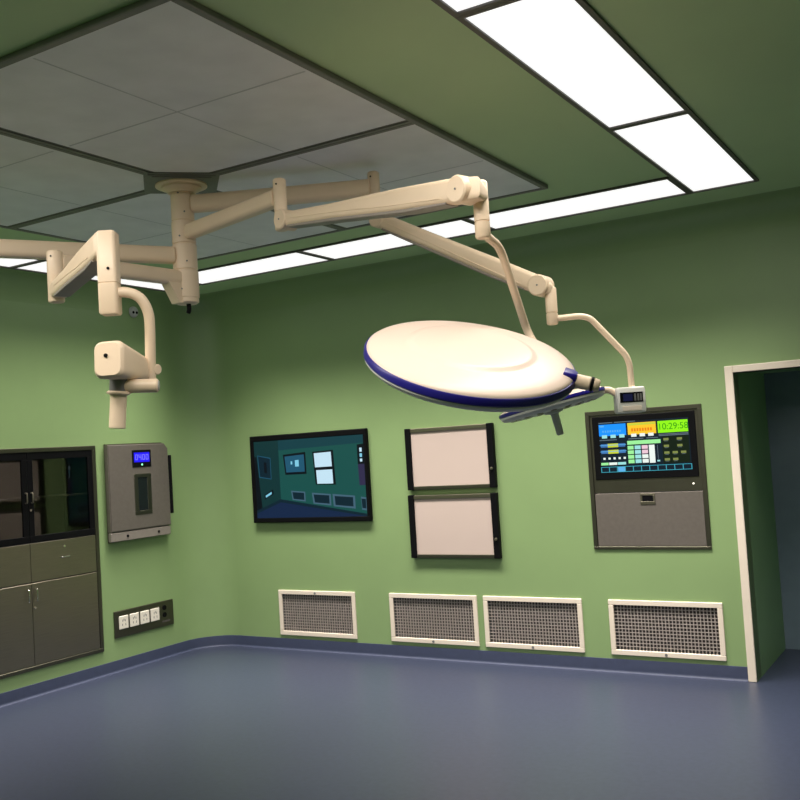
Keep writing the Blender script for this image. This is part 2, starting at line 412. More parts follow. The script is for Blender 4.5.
def swivel(parent, p, z0, z1, r=.03, ring=None, m=CREAM):
    T = Matrix.Translation(Vector((p[0], p[1], 0)))
    bm = B(); prof = [(0, z1), (r - .008, z1), (r - .002, z1 - .004), (r, z1 - .010)]
    if ring: prof += [(r, ring + .003), (r - .003, ring + .002), (r - .003, ring - .002), (r, ring - .003)]
    prof += [(r, z0 + .008), (r - .004, z0 + .002), (r - .01, z0), (0, z0)]
    lathe(bm, prof, T, 32)
    o = link('swivel_joint', bm, m, parent, smooth=True)
    bm = B(); d = (EYE - Vector((p[0], p[1], EYE.z))).normalized(); d = Matrix.Rotation(-.5, 3, 'Z') @ d
    c0 = Vector((p[0], p[1], z1 - .03)) + d * (r - .003); cyl(bm, c0, c0 + d * .005, .0042, n=12); link('set_screw', bm, BLACK, o)
    return o
def spring_arm(parent, p, q, w_=.075, h0=.07, h1=.09, kp=True, kq=True, rk=.05):
    p, q = Vector(p), Vector(q); d = (q - p).normalized(); L = (q - p).length
    s, dd, u = frame_to(d)
    bm = B()
    st = [(p + d * .0, w_ * .9, h0 * .9, .018), (p + d * .02, w_, h0, .02), (p + d * L * .3, w_, h0 * 1.02, .02), (p + d * L * .7, w_, h1, .02), (q - d * .03, w_, h1, .02), (q, w_ * .9, h1 * .86, .02)]
    loft(bm, st)
    o = link('spring_arm', bm, CREAM, parent, smooth=True)
    bm = B(); off = -u
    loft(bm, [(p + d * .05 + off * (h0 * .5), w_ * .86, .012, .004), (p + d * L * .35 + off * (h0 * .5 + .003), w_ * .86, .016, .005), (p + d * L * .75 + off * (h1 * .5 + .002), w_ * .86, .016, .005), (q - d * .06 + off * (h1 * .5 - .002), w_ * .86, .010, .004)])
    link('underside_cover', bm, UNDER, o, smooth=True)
    bm = B()                                   # moulded line along both flanks
    for sg in (-1, 1):
        pts = [p + d * .08 + s * sg * (w_ * .5), p + d * L * .4 - u * h0 * .12 + s * sg * (w_ * .5), p + d * L * .6 - u * h1 * .2 + s * sg * (w_ * .5), q - d * .08 - u * h1 * .28 + s * sg * (w_ * .5)]
        tube(bm, pts, .0025, n=6)
    link('moulded_rib', bm, CREAM, o)
    for on, c, rad in ((kp, p, rk * .9), (kq, q, rk)):
        if on:
            bm = B(); cyl(bm, c - s * (w_ * .5 + .006), c + s * (w_ * .5 + .006), rad, n=40, bev=.006)
            k = link('hinge', bm, CREAM, parent, smooth=True)
            for sg in (-1, 1):
                bm = B(); cyl(bm, c + s * sg * (w_ * .5 + .005), c + s * sg * (w_ * .5 + .0085), .004, n=12)
                link('hinge_pin', bm, DGREYP, k)
    return o
def project_z(p, v):   # height above p seen at row v
    lo, hi = .5, 3.4
    for _ in range(50):
        m = (lo + hi) / 2; q_ = Vector((p[0], p[1], m)) - EYE
        if 400 - F_PX * q_.dot(UP) / q_.dot(FW) > v: lo = m
        else: hi = m
    return lo
def toward(p, q, k):
    d = Vector((q[0] - p[0], q[1] - p[1], 0)).normalized(); return Vector((p[0], p[1], p[2])) + d * k

# --- large lamp head on its arm (second ring)
zB = zc(234)
B0 = Vector((hx, hy, zB)); B1 = Vector((-2.712, 3.526, zB))
L1 = thing('surgical_light', 'big round white surgical lamp head with blue rim on a jointed cream arm', 'surgical light', (hx, hy, zB))
bm = B(); beam(bm, toward(B0, B1, .055), toward(B1, B0, .022), .07, .078, .022); link('extension_arm', bm, CREAM, L1, smooth=True)
swivel(L1, B1, project_z(B1, 231), project_z(B1, 179), .031, ring=project_z(B1, 212))
K0 = Vector((B1.x, B1.y, project_z(B1, 221))); K1 = Vector((-1.585, 3.17, 2.612))
d = (K1 - K0).normalized(); sd = frame_to(d)[0]
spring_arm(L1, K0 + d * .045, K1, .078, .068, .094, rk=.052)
E1 = at(481, 205, 3.62)
bm = B(); loft(bm, [(K1 + d * .01, .074, .09, .02), (K1 + d * .045, .074, .085, .02), (Vector((E1.x, E1.y, K1.z - .01)), .06, .06, .02)]); link('elbow', bm, CREAM, L1, smooth=True)
swivel(L1, E1, project_z(E1, 239), project_z(E1, 181), .029, ring=project_z(E1, 222))
LC = Vector((-1.576, 3.124, 1.998)); N1 = Vector((.367, -.281, .887)).normalized()
def disc_frame(c, n):
    z = n.normalized(); x = Vector((0, 0, 1)).cross(z).normalized(); y = z.cross(x)
    m = Matrix((x, y, z)).transposed().to_4x4(); return Matrix.Translation(c) @ m
T1 = disc_frame(LC, N1)
bm = B(); lathe(bm, [(0, .040), (.10, .040), (.205, .037), (.222, .034), (.232, .026), (.245, .0245), (.29, .019), (.34, .009), (.368, .001), (.378, -.006), (.380, -.012), (0, -.014)], T1, 96)
hd = link('lamp_head', bm, CREAMH, L1, smooth=True)
bm = B(); lathe(bm, [(.372, -.011), (.384, -.011), (.388, -.018), (.388, -.036), (.383, -.042), (.36, -.043), (.36, -.014), (.372, -.011)], T1, 96); link('blue_rim', bm, BLUE, hd, smooth=True, label='royal blue rim')
bm = B(); lathe(bm, [(0, -.040), (.383, -.040), (.384, -.046), (.380, -.052), (.364, -.066), (.33, -.076), (.25, -.080), (0, -.080)], T1, 96); link('lower_shell', bm, SHELL, hd, smooth=True, label='grey lower shell')
bm = B(); cyl(bm, T1 @ Vector((0, 0, -.078)), T1 @ Vector((0, 0, -.19)), .02, .017, 24, .004); link('sterile_handle', bm, GREYP, hd, smooth=True)
# blue bracket and cream end joint on the rim
e = at(585, 387, 3.42) - LC; e = (e - N1 * e.dot(N1)).normalized(); rimc = LC - N1 * .018
sx = N1.cross(e)
bm = B(); loft(bm, [(rimc + e * .335 + N1 * .010, .07, .05, .012), (rimc + e * .368, .066, .064, .012), (rimc + e * .388, .05, .056, .016)], up=N1); link('rim_bracket', bm, BLUE, hd, smooth=True, label='royal blue bracket on the rim')
bm = B(); cyl(bm, rimc + e * .384, rimc + e * .440, .026, .025, 28, .003); link('end_joint', bm, CREAM, hd, smooth=True)
bm = B(); cyl(bm, rimc + e * .440, rimc + e * .449, .027, .027, 28, .001); link('black_collar', bm, BLACK, hd, smooth=True, label='black collar ring')
bm = B(); cyl(bm, rimc + e * .449, rimc + e * .472, .024, .021, 28, .004); link('end_cap', bm, CREAM, hd, smooth=True)
# bent rod from the swivel down to the far side of the head
f2 = (Vector((.30, .95, 0)) - N1 * Vector((.30, .95, 0)).dot(N1)).normalized()
rim2 = rimc + f2 * .385
r0 = Vector((E1.x, E1.y, project_z(E1, 233)))
bx2 = rim2 + f2 * .10 - N1 * .15
p1 = at(500, 247, 3.78)
bm = B(); tube(bm, [r0 + (p1 - r0).normalized() * .02, p1, at(528, 334, 4.0), bx2 + Vector((0, 0, .02))], .0165, bend=.06); link('bent_rod', bm, CREAM, L1, smooth=True)
bm = B(); box(bm, bx2.x - .035, bx2.x + .035, bx2.y - .03, bx2.y + .03, bx2.z - .05, bx2.z + .045, .01); link('joint_box', bm, CREAM, L1)
bm = B(); cyl(bm, bx2, rim2 - f2 * .02 - N1 * .012, .022, n=24); link('yoke_joint', bm, CREAM, L1, smooth=True)

# --- small lamp head on the other arm (first ring)
zA = zc(205)
A0 = Vector((hx, hy, zA)); A1 = Vector((-2.607, 4.184, zA))
L2 = thing('surgical_light', 'smaller thin lamp head seen edge-on beneath the big white one, with control box', 'surgical light', (hx, hy, zA))
bm = B(); beam(bm, toward(A0, A1, .052), toward(A1, A0, .02), .075, .092, .025); link('extension_arm', bm, CREAM, L2, smooth=True)
swivel(L2, A1, project_z(A1, 226), project_z(A1, 172), .031)
KA = Vector((A1.x, A1.y, project_z(A1, 218))); KB = at(541, 286, 4.48)
d = (KB - KA).normalized()
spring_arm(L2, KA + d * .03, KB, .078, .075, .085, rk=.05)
E2 = at(551, 300, 4.47)
bm = B(); loft(bm, [(KB + d * .005, .065, .08, .02), (KB + d * .035, .06, .06, .02), (Vector((E2.x, E2.y, KB.z - .03)), .05, .05, .02)]); link('elbow', bm, CREAM, L2, smooth=True)
swivel(L2, E2, project_z(E2, 325), project_z(E2, 287), .027, ring=project_z(E2, 313))
bm = B(); tube(bm, [Vector((E2.x, E2.y, project_z(E2, 319))), at(580, 316, 4.46), at(590, 318, 4.46), at(629, 358, 4.45), at(632, 390, 4.44)], .0145, bend=.05); link('bent_rod', bm, CREAM, L2, smooth=True)
# control box
bc = at(629.5, 400, 4.44)
T = Matrix.Translation(bc) @ Matrix.Rotation(YAW - .02, 4, 'Z')
def tbox(bm, T, x0, x1, y0, y1, z0, z1, bev=0.):
    b2 = B(); box(b2, x0, x1, y0, y1, z0, z1, bev); b2.transform(T); me = bpy.data.meshes.new('tmp'); b2.to_mesh(me); b2.free(); bm.from_mesh(me); bpy.data.meshes.remove(me)
    return bm
bm = tbox(B(), T, -.066, .066, -.045, .045, -.060, .058, .010); cbx = link('control_box', bm, WHITEP, L2, smooth=True)
bm = tbox(B(), T, -.052, .052, -.049, -.044, -.012, .034, .002); dsp = link('display', bm, BLACK, cbx)
bm = B(); tbox(bm, T, -.038, .004, -.0505, -.0485, -.006, .026); link('screen', bm, glow('navy_screen', (.01, .012, .06), .6), dsp)
bm = B()
for ix in (.016, .03, .042): tbox(bm, T, ix - .004, ix + .004, -.0505, -.0485, -.006, .026)
link('keys', bm, DGREYP, dsp)
bm = tbox(B(), T, -.044, .044, -.049, -.044, -.052, -.028, .003); link('handle_strip', bm, IVORY, cbx)
LD = Vector((-1.704, 4.165, 1.843)); ae = (at(603, 383, 4.45) - at(499, 412, 4.45)).normalized()
vw = (LD - EYE).normalized(); N2 = ae.cross(vw).normalized(); N2 = N2 if N2.z > 0 else -N2
N2 = (N2 + vw * .035).normalized()
T2 = disc_frame(LD, N2); R2 = .25
bm = B(); lathe(bm, [(0, .030), (.12, .028), (.20, .020), (.235, .010), (.243, .004), (.243, -.001), (0, -.002)], T2, 72); h2 = link('lamp_head', bm, CREAMH, L2, smooth=True)
bm = B(); lathe(bm, [(.236, .004), (.248, .003), (.25, -.003), (.25, -.010), (.246, -.014), (.23, -.014), (.23, .002), (.236, .004)], T2, 72); link('blue_rim', bm, BLUE, h2, smooth=True, label='royal blue rim')
bm = B(); lathe(bm, [(0, -.012), (.246, -.012), (.244, -.024), (.232, -.034), (.20, -.040), (0, -.040)], T2, 72); link('lower_shell', bm, SHELL, h2, smooth=True, label='grey lower shell')
LENS = mat('amber_lens', (.22, .17, .13), .3)
for ring, n_ in ((.07, 6), (.13, 12), (.19, 18)):
    for k in range(n_):
        a_ = 2 * math.pi * k / n_
        bm = B(); lathe(bm, [(0, -.038), (.016, -.038), (.014, -.0415), (0, -.042)], T2 @ Matrix.Translation((ring * math.cos(a_), ring * math.sin(a_), 0)), 12)
        link('lens', bm, LENS, h2)
bm = B(); lathe(bm, [(0, -.036), (.045, -.036), (.042, -.050), (.02, -.054), (.0185, -.06), (.0165, -.150), (.012, -.156), (0, -.156)], T2, 28); link('sterile_handle', bm, SHELL, h2, smooth=True)
bm = B(); jr = LD + ae * .245 - N2 * .012
tube(bm, [jr - ae * .03, jr + ae * .025, bc - (RT * .06) + Vector((0, 0, .028)), bc + Vector((0, 0, .028))], .0155, bend=.02); link('yoke_joint', bm, CREAM, L2, smooth=True)

# --- arm running out of view over the cabinet wall (third ring)
zD = zc(256); D0 = Vector((hx, hy, zD)); dd_ = Vector((-3.972, 3.011, zD)) - D0; dd_.z = 0; dd_.normalize(); D1 = D0 + dd_ * 1.12
t = thing('equipment_boom', 'straight cream boom from the column running out of view above the glass-door cabinet', 'ceiling boom', (hx, hy, zD))
bm = B(); beam(bm, D0 + dd_ * .058, D1 - dd_ * .02, .08, .088, .025); link('extension_arm', bm, CREAM, t, smooth=True)
swivel(t, D1, zD - .16, zD + .07, .034)

# --- camera head on the lowest arm
zG = zc(279); G0 = Vector((hx, hy, zG)); G1 = Vector((-3.614, 2.979, zG))
t = thing('surgical_camera', 'boxy cream camera head with hanging grip on a folded arm', 'surgical camera', (hx, hy, zG))
bm = B(); g0 = toward(G0, G1, .05); g1 = toward(G1, G0, .02)
beam(bm, g0, g1, .07, .078, .022); ea = link('extension_arm', bm, CREAM, t, smooth=True)
gd = (g1 - g0).normalized(); gs = frame_to(gd)[0]
bm = B(); vs = []
for sg in (-1, 1):
    o_ = gs * sg * .032
    vs.append([bm.verts.new(v + o_) for v in (g0 + Vector((0, 0, -.03)), g0 + gd * .09 + Vector((0, 0, -.03)), g0 + gd * .025 + Vector((0, 0, -.135)), g0 + Vector((0, 0, -.135)))])
bm.faces.new(vs[0]); bm.faces.new(vs[1][::-1])
for i in range(4): bm.faces.new((vs[0][i], vs[1][i], vs[1][(i + 1) % 4], vs[0][(i + 1) % 4]))
bmesh.ops.recalc_face_normals(bm, faces=bm.faces); link('gusset', bm, CREAM, ea)
swivel(t, G1, project_z(G1, 303), project_z(G1, 251), .037)
S0 = Vector((G1.x, G1.y, project_z(G1, 293))); S1 = at(104, 245, 3.93)
d = (S1 - S0).normalized()
spring_arm(t, S0 + d * .03, S1, .085, .072, .1, kp=False, kq=False)
E3 = at(109, 273, 3.91)
bm = B(); z3 = project_z(E3, 232); loft(bm, [(S1 - d * .03, .085, .10, .02), (S1 + d * .01, .085, .10, .02), (Vector((E3.x, E3.y, z3 - .05)), .078, .09, .02)]); link('elbow', bm, CREAM, t, smooth=True)
bm = B(); zl = project_z(E3, 315); zr = project_z(E3, 284)
axv = Vector((FW.x, FW.y, 0)).normalized()
loft(bm, [(Vector((E3.x, E3.y, z3)), .066, .066, .012), (Vector((E3.x, E3.y, z3 - .008)), .078, .078, .014), (Vector((E3.x, E3.y, zr + .003)), .078, .078, .014), (Vector((E3.x, E3.y, zr + .002)), .073, .073, .014), (Vector((E3.x, E3.y, zr - .001)), .073, .073, .014), (Vector((E3.x, E3.y, zr - .002)), .078, .078, .014), (Vector((E3.x, E3.y, zl + .008)), .078, .078, .014), (Vector((E3.x, E3.y, zl)), .068, .068, .012)], up=axv, axis=Vector((0, 0, -1)))
p = link('swivel_post', bm, CREAM, t, smooth=True)
bm = B(); c0 = at(111, 270, 3.91) - axv * .039; cyl(bm, c0, c0 - axv * .004, .006, n=12); link('set_screw', bm, BLACK, p)
u0 = at(116, 292.5, 3.9)
bm = B(); tube(bm, [u0, at(125, 292, 3.91), at(134, 294, 3.92), at(141, 298.5, 3.93), at(146, 306, 3.94), at(149.3, 316, 3.95), at(150, 330, 3.96), at(151, 388, 4.0)], .0215, bend=.03, n=20); link('curved_tube', bm, CREAM, t, smooth=True)
ca = at(109, 359.5, 3.72); cb_ = at(147, 371.5, 4.06); d = (cb_ - ca).normalized()
bm = B(); loft(bm, [(ca - d * .012, .104, .126, .03), (ca - d * .005, .116, .138, .03), (ca + d * .008, .125, .146, .032), (cb_ - d * .02, .085, .088, .025), (cb_, .075, .078, .02)])
cam_h = link('camera_housing', bm, CREAM, t, smooth=True)
bm = B(); c0 = ca - d * .012 + Vector((0, 0, .014)) - frame_to(d)[0] * .006; cyl(bm, c0, c0 - d * .004, .008, n=14); link('front_button', bm, BLACK, cam_h)
bm = B(); cyl(bm, at(150, 369, 4.02), at(158, 369.5, 3.99), .024, .022, 24, .004); link('rear_knob', bm, CREAM, cam_h, smooth=True)
h0 = at(115, 386.5, 3.84); h1 = at(158.5, 385.5, 3.86)
bm = B(); cyl(bm, h0, h1, .0275, .0275, 32, .005); hb = link('handle_bar', bm, CREAM, t, smooth=True)
hdv = (h1 - h0).normalized(); bm = B(); cyl(bm, h1 - hdv * .001, h1 + hdv * .004, .02, .018, 28, .001); link('bar_end', bm, GREYP, hb, smooth=True)
bm = B(); cyl(bm, at(119, 377, 3.84), at(118.5, 393, 3.84), .036, .036, 28); link('grip_mount', bm, DGREYP, t, smooth=True)
g_t = at(118.8, 391, 3.84); g_b = at(117.2, 428.5, 3.84); gd = (g_b - g_t).normalized()
bm = B(); R_ = gd.to_track_quat('Z', 'Y').to_matrix().to_4x4(); Lg = (g_b - g_t).length
lathe(bm, [(0, 0), (.040, 0), (.047, .006), (.046, .011), (.034, .016), (.0325, .02), (.0325, .03), (.0325, Lg - .004), (.029, Lg), (0, Lg)], Matrix.Translation(g_t) @ R_, 36); link('grip', bm, CREAM, t, smooth=True)

# ---------------------------------------------------------------- back wall
def rect_frame(bm, x0, x1, z0, z1, b, y0, y1, bev=.003):
    bl, br, bb, bt = b if isinstance(b, tuple) else (b, b, b, b)
    box(bm, x0, x1, y0, y1, z1 - bt, z1, bev, 1); box(bm, x0, x1, y0, y1, z0, z0 + bb, bev, 1)
    box(bm, x0, x0 + bl, y0, y1, z0 + bb, z1 - bt, bev, 1); box(bm, x1 - br, x1, y0, y1, z0 + bb, z1 - bt, bev, 1)
    return bm
# wall monitor showing the room itself
TVr = (-5.595, -4.356, 1.097, 1.860)
t = thing('wall_monitor', 'black framed wall monitor showing a dim teal picture of the room', 'monitor', (-4.975, YB, 1.097))
bm = B(); box(bm, TVr[0], TVr[1], YB - .035, YB - .0005, TVr[2], TVr[3], .006); link('case', bm, BLACK, t)
bm = B(); rect_frame(bm, TVr[0] + .006, TVr[1] - .006, TVr[2] + .006, TVr[3] - .006, (.042, .024, .034, .042), YB - .040, YB - .034); link('bezel', bm, BLACK, t)
scr = (TVr[0] + .05, TVr[1] - .031, TVr[2] + .042, TVr[3] - .05)
def screen_art(name, parent, area, y, rects, mats):
    """flat picture on a screen: rows of (u0,v0,u1,v1,material index, layer) or polygons"""
    bm = B(); x0, x1, z0, z1 = area
    for r in rects:
        poly, mi, ly = r
        vs = [bm.verts.new((x0 + (x1 - x0) * a, y - .0002 - ly * .0002, z1 - (z1 - z0) * b)) for a, b in poly]
        f = bm.faces.new(vs); f.material_index = mi
    bm.normal_update()
    for f in bm.faces:
        if f.normal.y > 0: f.normal_flip()
    return link(name, bm, mats, parent)
def R4(a, b, c, d, mi, ly=1): return ([(a, b), (c, b), (c, d), (a, d)], mi, ly)
def Q(pts, mi, ly=1): return (pts, mi, ly)
tvm = [glow('tv_teal', lin(22, 74, 70)), glow('tv_dark_teal', lin(14, 48, 50)), glow('tv_floor', lin(18, 36, 66)), glow('tv_black', lin(6, 14, 22)),
       glow('tv_white', lin(185, 215, 232)), glow('tv_blue', lin(30, 80, 105)), glow('tv_grille', lin(62, 92, 110)), glow('tv_deep_teal', lin(10, 34, 46)), glow('tv_violet', lin(44, 40, 70)), glow('tv_cyan', lin(120, 190, 215)), glow('tv_upper', lin(18, 58, 66))]  # deepest teal: pictured skirting, warming cabinet and grille openings
art = [R4(0, 0, 1, 1, 0, 0),
       Q([(0, 0), (1, 0), (1, .10), (.25, .13), (0, .08)], 10), Q([(0, 0), (.235, .0), (.235, .78), (0, .93)], 1, 2),
       Q([(0, .93), (.235, .78), (.40, .82), (1, 1.0), (0, 1)], 2, 3), Q([(.235, .76), (1, .97), (1, 1.0), (.235, .80)], 7, 4), Q([(0, .90), (.235, .76), (.235, .80), (0, .94)], 7, 4),
       Q([(.03, .18), (.155, .22), (.155, .50), (.04, .47)], 5, 3), Q([(.035, .19), (.15, .23), (.15, .49), (.045, .46)], 7, 4), Q([(.09, .27), (.115, .28), (.115, .42), (.09, .41)], 3, 5),
       Q([(.08, .70), (.165, .63), (.17, .69), (.085, .76)], 3, 4), Q([(.09, .71), (.15, .66), (.15, .69), (.095, .735)], 9, 5),
       Q([(.0, .2), (.02, .2), (.055, .88), (.0, .92)], 3, 3),
       Q([(.275, .19), (.485, .17), (.487, .45), (.29, .45)], 3, 3), Q([(.29, .215), (.47, .20), (.472, .42), (.30, .42)], 5, 4), Q([(.385, .27), (.42, .265), (.42, .35), (.385, .35)], 9, 5), Q([(.345, .28), (.36, .28), (.36, .32), (.345, .32)], 9, 5),
       Q([(.548, .175), (.735, .165), (.745, .60), (.565, .59)], 3, 3), Q([(.562, .195), (.715, .187), (.718, .37), (.567, .373)], 4, 4), Q([(.575, .41), (.72, .408), (.722, .585), (.58, .58)], 4, 4),
       Q([(.945, .12), (1, .11), (1, .36), (.945, .36)], 3, 3), Q([(.945, .36), (1, .36), (1, .62), (.95, .62)], 8, 3), Q([(.965, .16), (.985, .16), (.985, .21), (.965, .21)], 4, 4), Q([(.965, .23), (.985, .23), (.985, .275), (.965, .275)], 9, 4), Q([(.965, .295), (.985, .295), (.985, .33), (.965, .33)], 4, 4),
       ]
for g in (((.335, .655), (.465, .675), (.465, .80), (.345, .775)), ((.525, .69), (.695, .715), (.695, .86), (.535, .83)), ((.71, .715), (.905, .745), (.905, .905), (.715, .87)), ((.955, .76), (1, .77), (1, .93), (.96, .92))):
    art.append(Q(list(g), 6, 5)); cxg = sum(p[0] for p in g) / 4; cyg = sum(p[1] for p in g) / 4
    art.append(Q([(cxg + (a - cxg) * .82, cyg + (b - cyg) * .72) for a, b in g], 7, 6))
bm = B(); box(bm, scr[0], scr[1], YB - .0375, YB - .036, scr[2], scr[3]); sc_ = link('screen', bm, BLACK, t)
screen_art('screen_picture', sc_, scr, YB - .0378, art, tvm)

# film viewers
def viewer(x0, x1, z0, z1, label, kz):
    t = thing('film_viewer', label, 'film viewer', ((x0 + x1) / 2, YB, z0), 'film viewer light boxes')
    bm = B(); box(bm, x0 + .004, x1 - .004, YB - .022, YB - .0005, z0 + .004, z1 - .004); link('case', bm, DGREYP, t)
    bm = B(); box(bm, x0 + .05, x1 - .05, YB - .026, YB - .0215, z0 + .03, z1 - .036); link('viewing_panel', bm, VIEWER, t)
    for a, b in ((x0, x0 + .052), (x1 - .052, x1)):
        bm = B(); box(bm, a, b, YB - .040, YB - .0005, z0, z1, .005); po = link('side_post', bm, BLACK, t)
    bm = B(); cyl(bm, (x1 - .024, YB - .039, kz), (x1 - .024, YB - .054, kz), .012, .010, 20, .002); link('dimmer_knob', bm, STEEL, po, smooth=True)
    bm = B(); box(bm, x0 + .052, x1 - .052, YB - .036, YB - .001, z1 - .036, z1 - .003, .004); link('top_rail', bm, STEEL, t)
    bm = B(); box(bm, x0 + .052, x1 - .052, YB - .036, YB - .001, z0 + .002, z0 + .03, .004); link('bottom_rail', bm, STEELD, t)
viewer(-3.987, -3.208, 1.336, 1.828, 'upper of two stacked pale pink film viewer light boxes', 1.483)
viewer(-3.992, -3.209, .799, 1.297, 'lower of two stacked pale pink film viewer light boxes', .947)

# return air grilles
def grille(x0, x1, label, lock_top):
    z0, z1 = GZ; cx = (x0 + x1) / 2
    t = thing('air_grille', label, 'air grille', (cx, YB, z0), 'return air grilles above the blue skirting')
    bm = B(); rect_frame(bm, x0, x1, z0, z1, .036, YB - .012, YB + .004, .003); link('frame', bm, IVORY, t)
    bm = B(); rect_frame(bm, x0 + .0215, x1 - .0215, z0 + .0215, z1 - .0215, .014, YB + .0, YB + .10, .0); link('duct_box', bm, DGREYP, t)
    bm = B(); box(bm, x0 + .036, x1 - .036, YB + .085, YB + .095, z0 + .036, z1 - .036); link('filter', bm, FILTER, t)
    bm = B(); n = 30
    for i in range(1, n):
        x = x0 + .036 + (x1 - x0 - .072) * i / n; box(bm, x - .0028, x + .0028, YB + .004, YB + .016, z0 + .036, z1 - .036)
    link('vertical_fins', bm, FIN, t)
    bm = B(); n = 13
    for i in range(1, n):
        z = z0 + .036 + (z1 - z0 - .072) * i / n; box(bm, x0 + .036, x1 - .036, YB + .005, YB + .015, z - .0024, z + .0024)
    link('horizontal_fins', bm, FIN, t)
    bm = B(); lz = z1 - .02 if lock_top else z0 + .018
    cyl(bm, (cx - .005, YB - .011, lz), (cx - .005, YB - .018, lz), .010, .009, 16); link('latch', bm, DGREYP, t)
    return t
grille(*GR[0], 'cream framed air grille beneath the wall monitor', True)
grille(*GR[1], 'cream framed air grille directly beneath the pale film viewers', False)
grille(*GR[2], 'cream framed air grille close beside the one beneath the film viewers, toward the doorway', False)
grille(*GR[3], 'cream framed air grille beneath the control panel, nearest the doorway', False)

# operating room control panel
x0, x1, z0, z1 = CP; y = YB
t = thing('control_panel', 'recessed steel control panel with colourful touch screen beside the doorway', 'control panel', ((x0 + x1) / 2, YB, z0))
bm = B(); rect_frame(bm, x0, x1, z0, z1, (.03, .03, .02, .03), y - .010, y + .06, .002); link('frame', bm, STEELD, t)
bm = B(); box(bm, x0 + .03, x1 - .03, y + .0, y + .05, 1.268, z1 - .03); link('fascia', bm, STEELD, t)
bm = B(); box(bm, x0 + .048, x1 - .048, y - .006, y + .01, 1.362, z1 - .042, .004); sc_ = link('touch_screen', bm, BLACK, t)
bm = B(); box(bm, x0 + .032, x1 - .032, y - .004, y + .03, z0 + .022, 1.264, .003); dr = link('lower_door', bm, STEELF, t)
bm = B(); rect_frame(bm, -2.112, -2.008, 1.180, 1.256, (.014, .014, .022, .014), y - .008, y - .003, .001); pl = link('recessed_pull', bm, STEEL, dr)
bm = B(); box(bm, -2.098, -2.022, y - .0055, y - .003, 1.202, 1.242); link('pull_hollow', bm, BLACK, pl)
bm = B(); cyl(bm, (-1.737, y + .002, 1.316), (-1.737, y - .004, 1.316), .006, n=14); link('indicator_lamp', bm, glow('led_white', (1, .95, .8), 2.), t)
um = [glow('ui_blue', lin(20, 140, 250)), glow('ui_amber', lin(240, 190, 40)), glow('ui_lime', lin(140, 235, 20)), glow('ui_white', lin(225, 235, 230)), glow('ui_mint', lin(150, 230, 150)),
      glow('ui_cyan', lin(60, 160, 180)), glow('ui_olive', lin(120, 130, 70)), glow('ui_grey', lin(95, 110, 120)), glow('ui_navy', lin(8, 26, 40)), glow('ui_steel', lin(60, 110, 170)), glow('ui_yellow', lin(190, 200, 60)),
      glow('ui_orange', lin(225, 120, 20)), glow('ui_green', lin(50, 150, 10)), glow('ui_pale', lin(150, 215, 215)), glow('ui_forest', lin(10, 26, 12)), glow('ui_skyline', lin(90, 170, 225)), glow('ui_pink', lin(225, 190, 205))]
U = [R4(0, 0, 1, 1, 8, 0), R4(.70, .34, .99, .86, 14, 1),
     R4(0, .04, .31, .27, 0), R4(.33, .04, .645, .27, 1), R4(.665, .04, .99, .27, 2), R4(.01, .06, .06, .09, 15, 2), R4(.335, .05, .64, .09, 10, 2),
     R4(0, 0, .16, .015, 7), R4(.18, 0, .42, .015, 7),
     R4(.67, .29, .99, .305, 7), R4(.67, .315, .99, .33, 7), R4(.33, .345, .50, .36, 7), R4(.53, .345, .66, .36, 7), R4(.0, .345, .2, .36, 7)]
for k in range(3):
    U += [R4(.03 + .10 * k, .25, .09 + .10 * k, .315, 13, 3), R4(.365 + .095 * k, .255, .425 + .095 * k, .315, 3, 3)]
for k, v in enumerate((.43, .555)):
    U += [R4(.01, v, .29, v + .065, 9), R4(.09, v - .005, .21, v + .07, 10, 2), R4(0, v + .02, .30, v + .03, 15, 3)]
U += [R4(.03 + .058 * k, .70, .055 + .058 * k, .74, 3) for k in range(5)]
U += [R4(.0, .80, .085, .85, 4), R4(.092, .80, .185, .85, 3), R4(.192, .80, .285, .85, 13)]
U += [R4(.315, .39, .685, .465, 4)]
for i in range(3):
    for k in range(4): U += [R4(.315 + .079 * i, .49 + .09 * k, .382 + .079 * i, .562 + .09 * k, (4, 13, 16)[i] if k < 2 else (4, 13, 3)[i])]
U += [R4(.552, .49, .615, .84, 3), R4(.645, .50, .65, .78, 7), R4(.635, .79, .665, .82, 13)]
for c, v in ((.745, .40), (.89, .40), (.745, .53), (.89, .53), (.745, .66), (.835, .66), (.925, .66), (.745, .79), (.835, .79)): U += [R4(c - .028, v - .025, c + .028, v + .02, 6, 2), R4(c - .02, v + .028, c + .02, v + .036, 7, 2)]
U += [R4(.0, .885, 1, .895, 5), R4(.0, .985, 1, .995, 5)] + [R4(k / 11 - .004, .885, k / 11 + .004, .995, 5, 2) for k in range(0, 12)] + [R4(.19, .895, .27, .985, 15)]
for k in range(8):
    U += [R4(.37 + .03 * k, .15, .39 + .03 * k, .21, 11, 3), R4(.04 + .028 * k, .16, .055 + .028 * k, .2, 15, 3)]
ui = (-2.378, -1.738, 1.412, 1.770)
screen_art('screen_picture', sc_, ui, y - .0062, U, um)
me = mesh_text('10:29:58', .062)
bm = B(); bm.from_mesh(me); bm.transform(Matrix.Translation((ui[0] + (ui[1] - ui[0]) * .83, y - .0078, ui[3] - (ui[3] - ui[2]) * .155)) @ Matrix.Rotation(math.pi / 2, 4, 'X'))
link('clock_digits', bm, um[12], sc_)

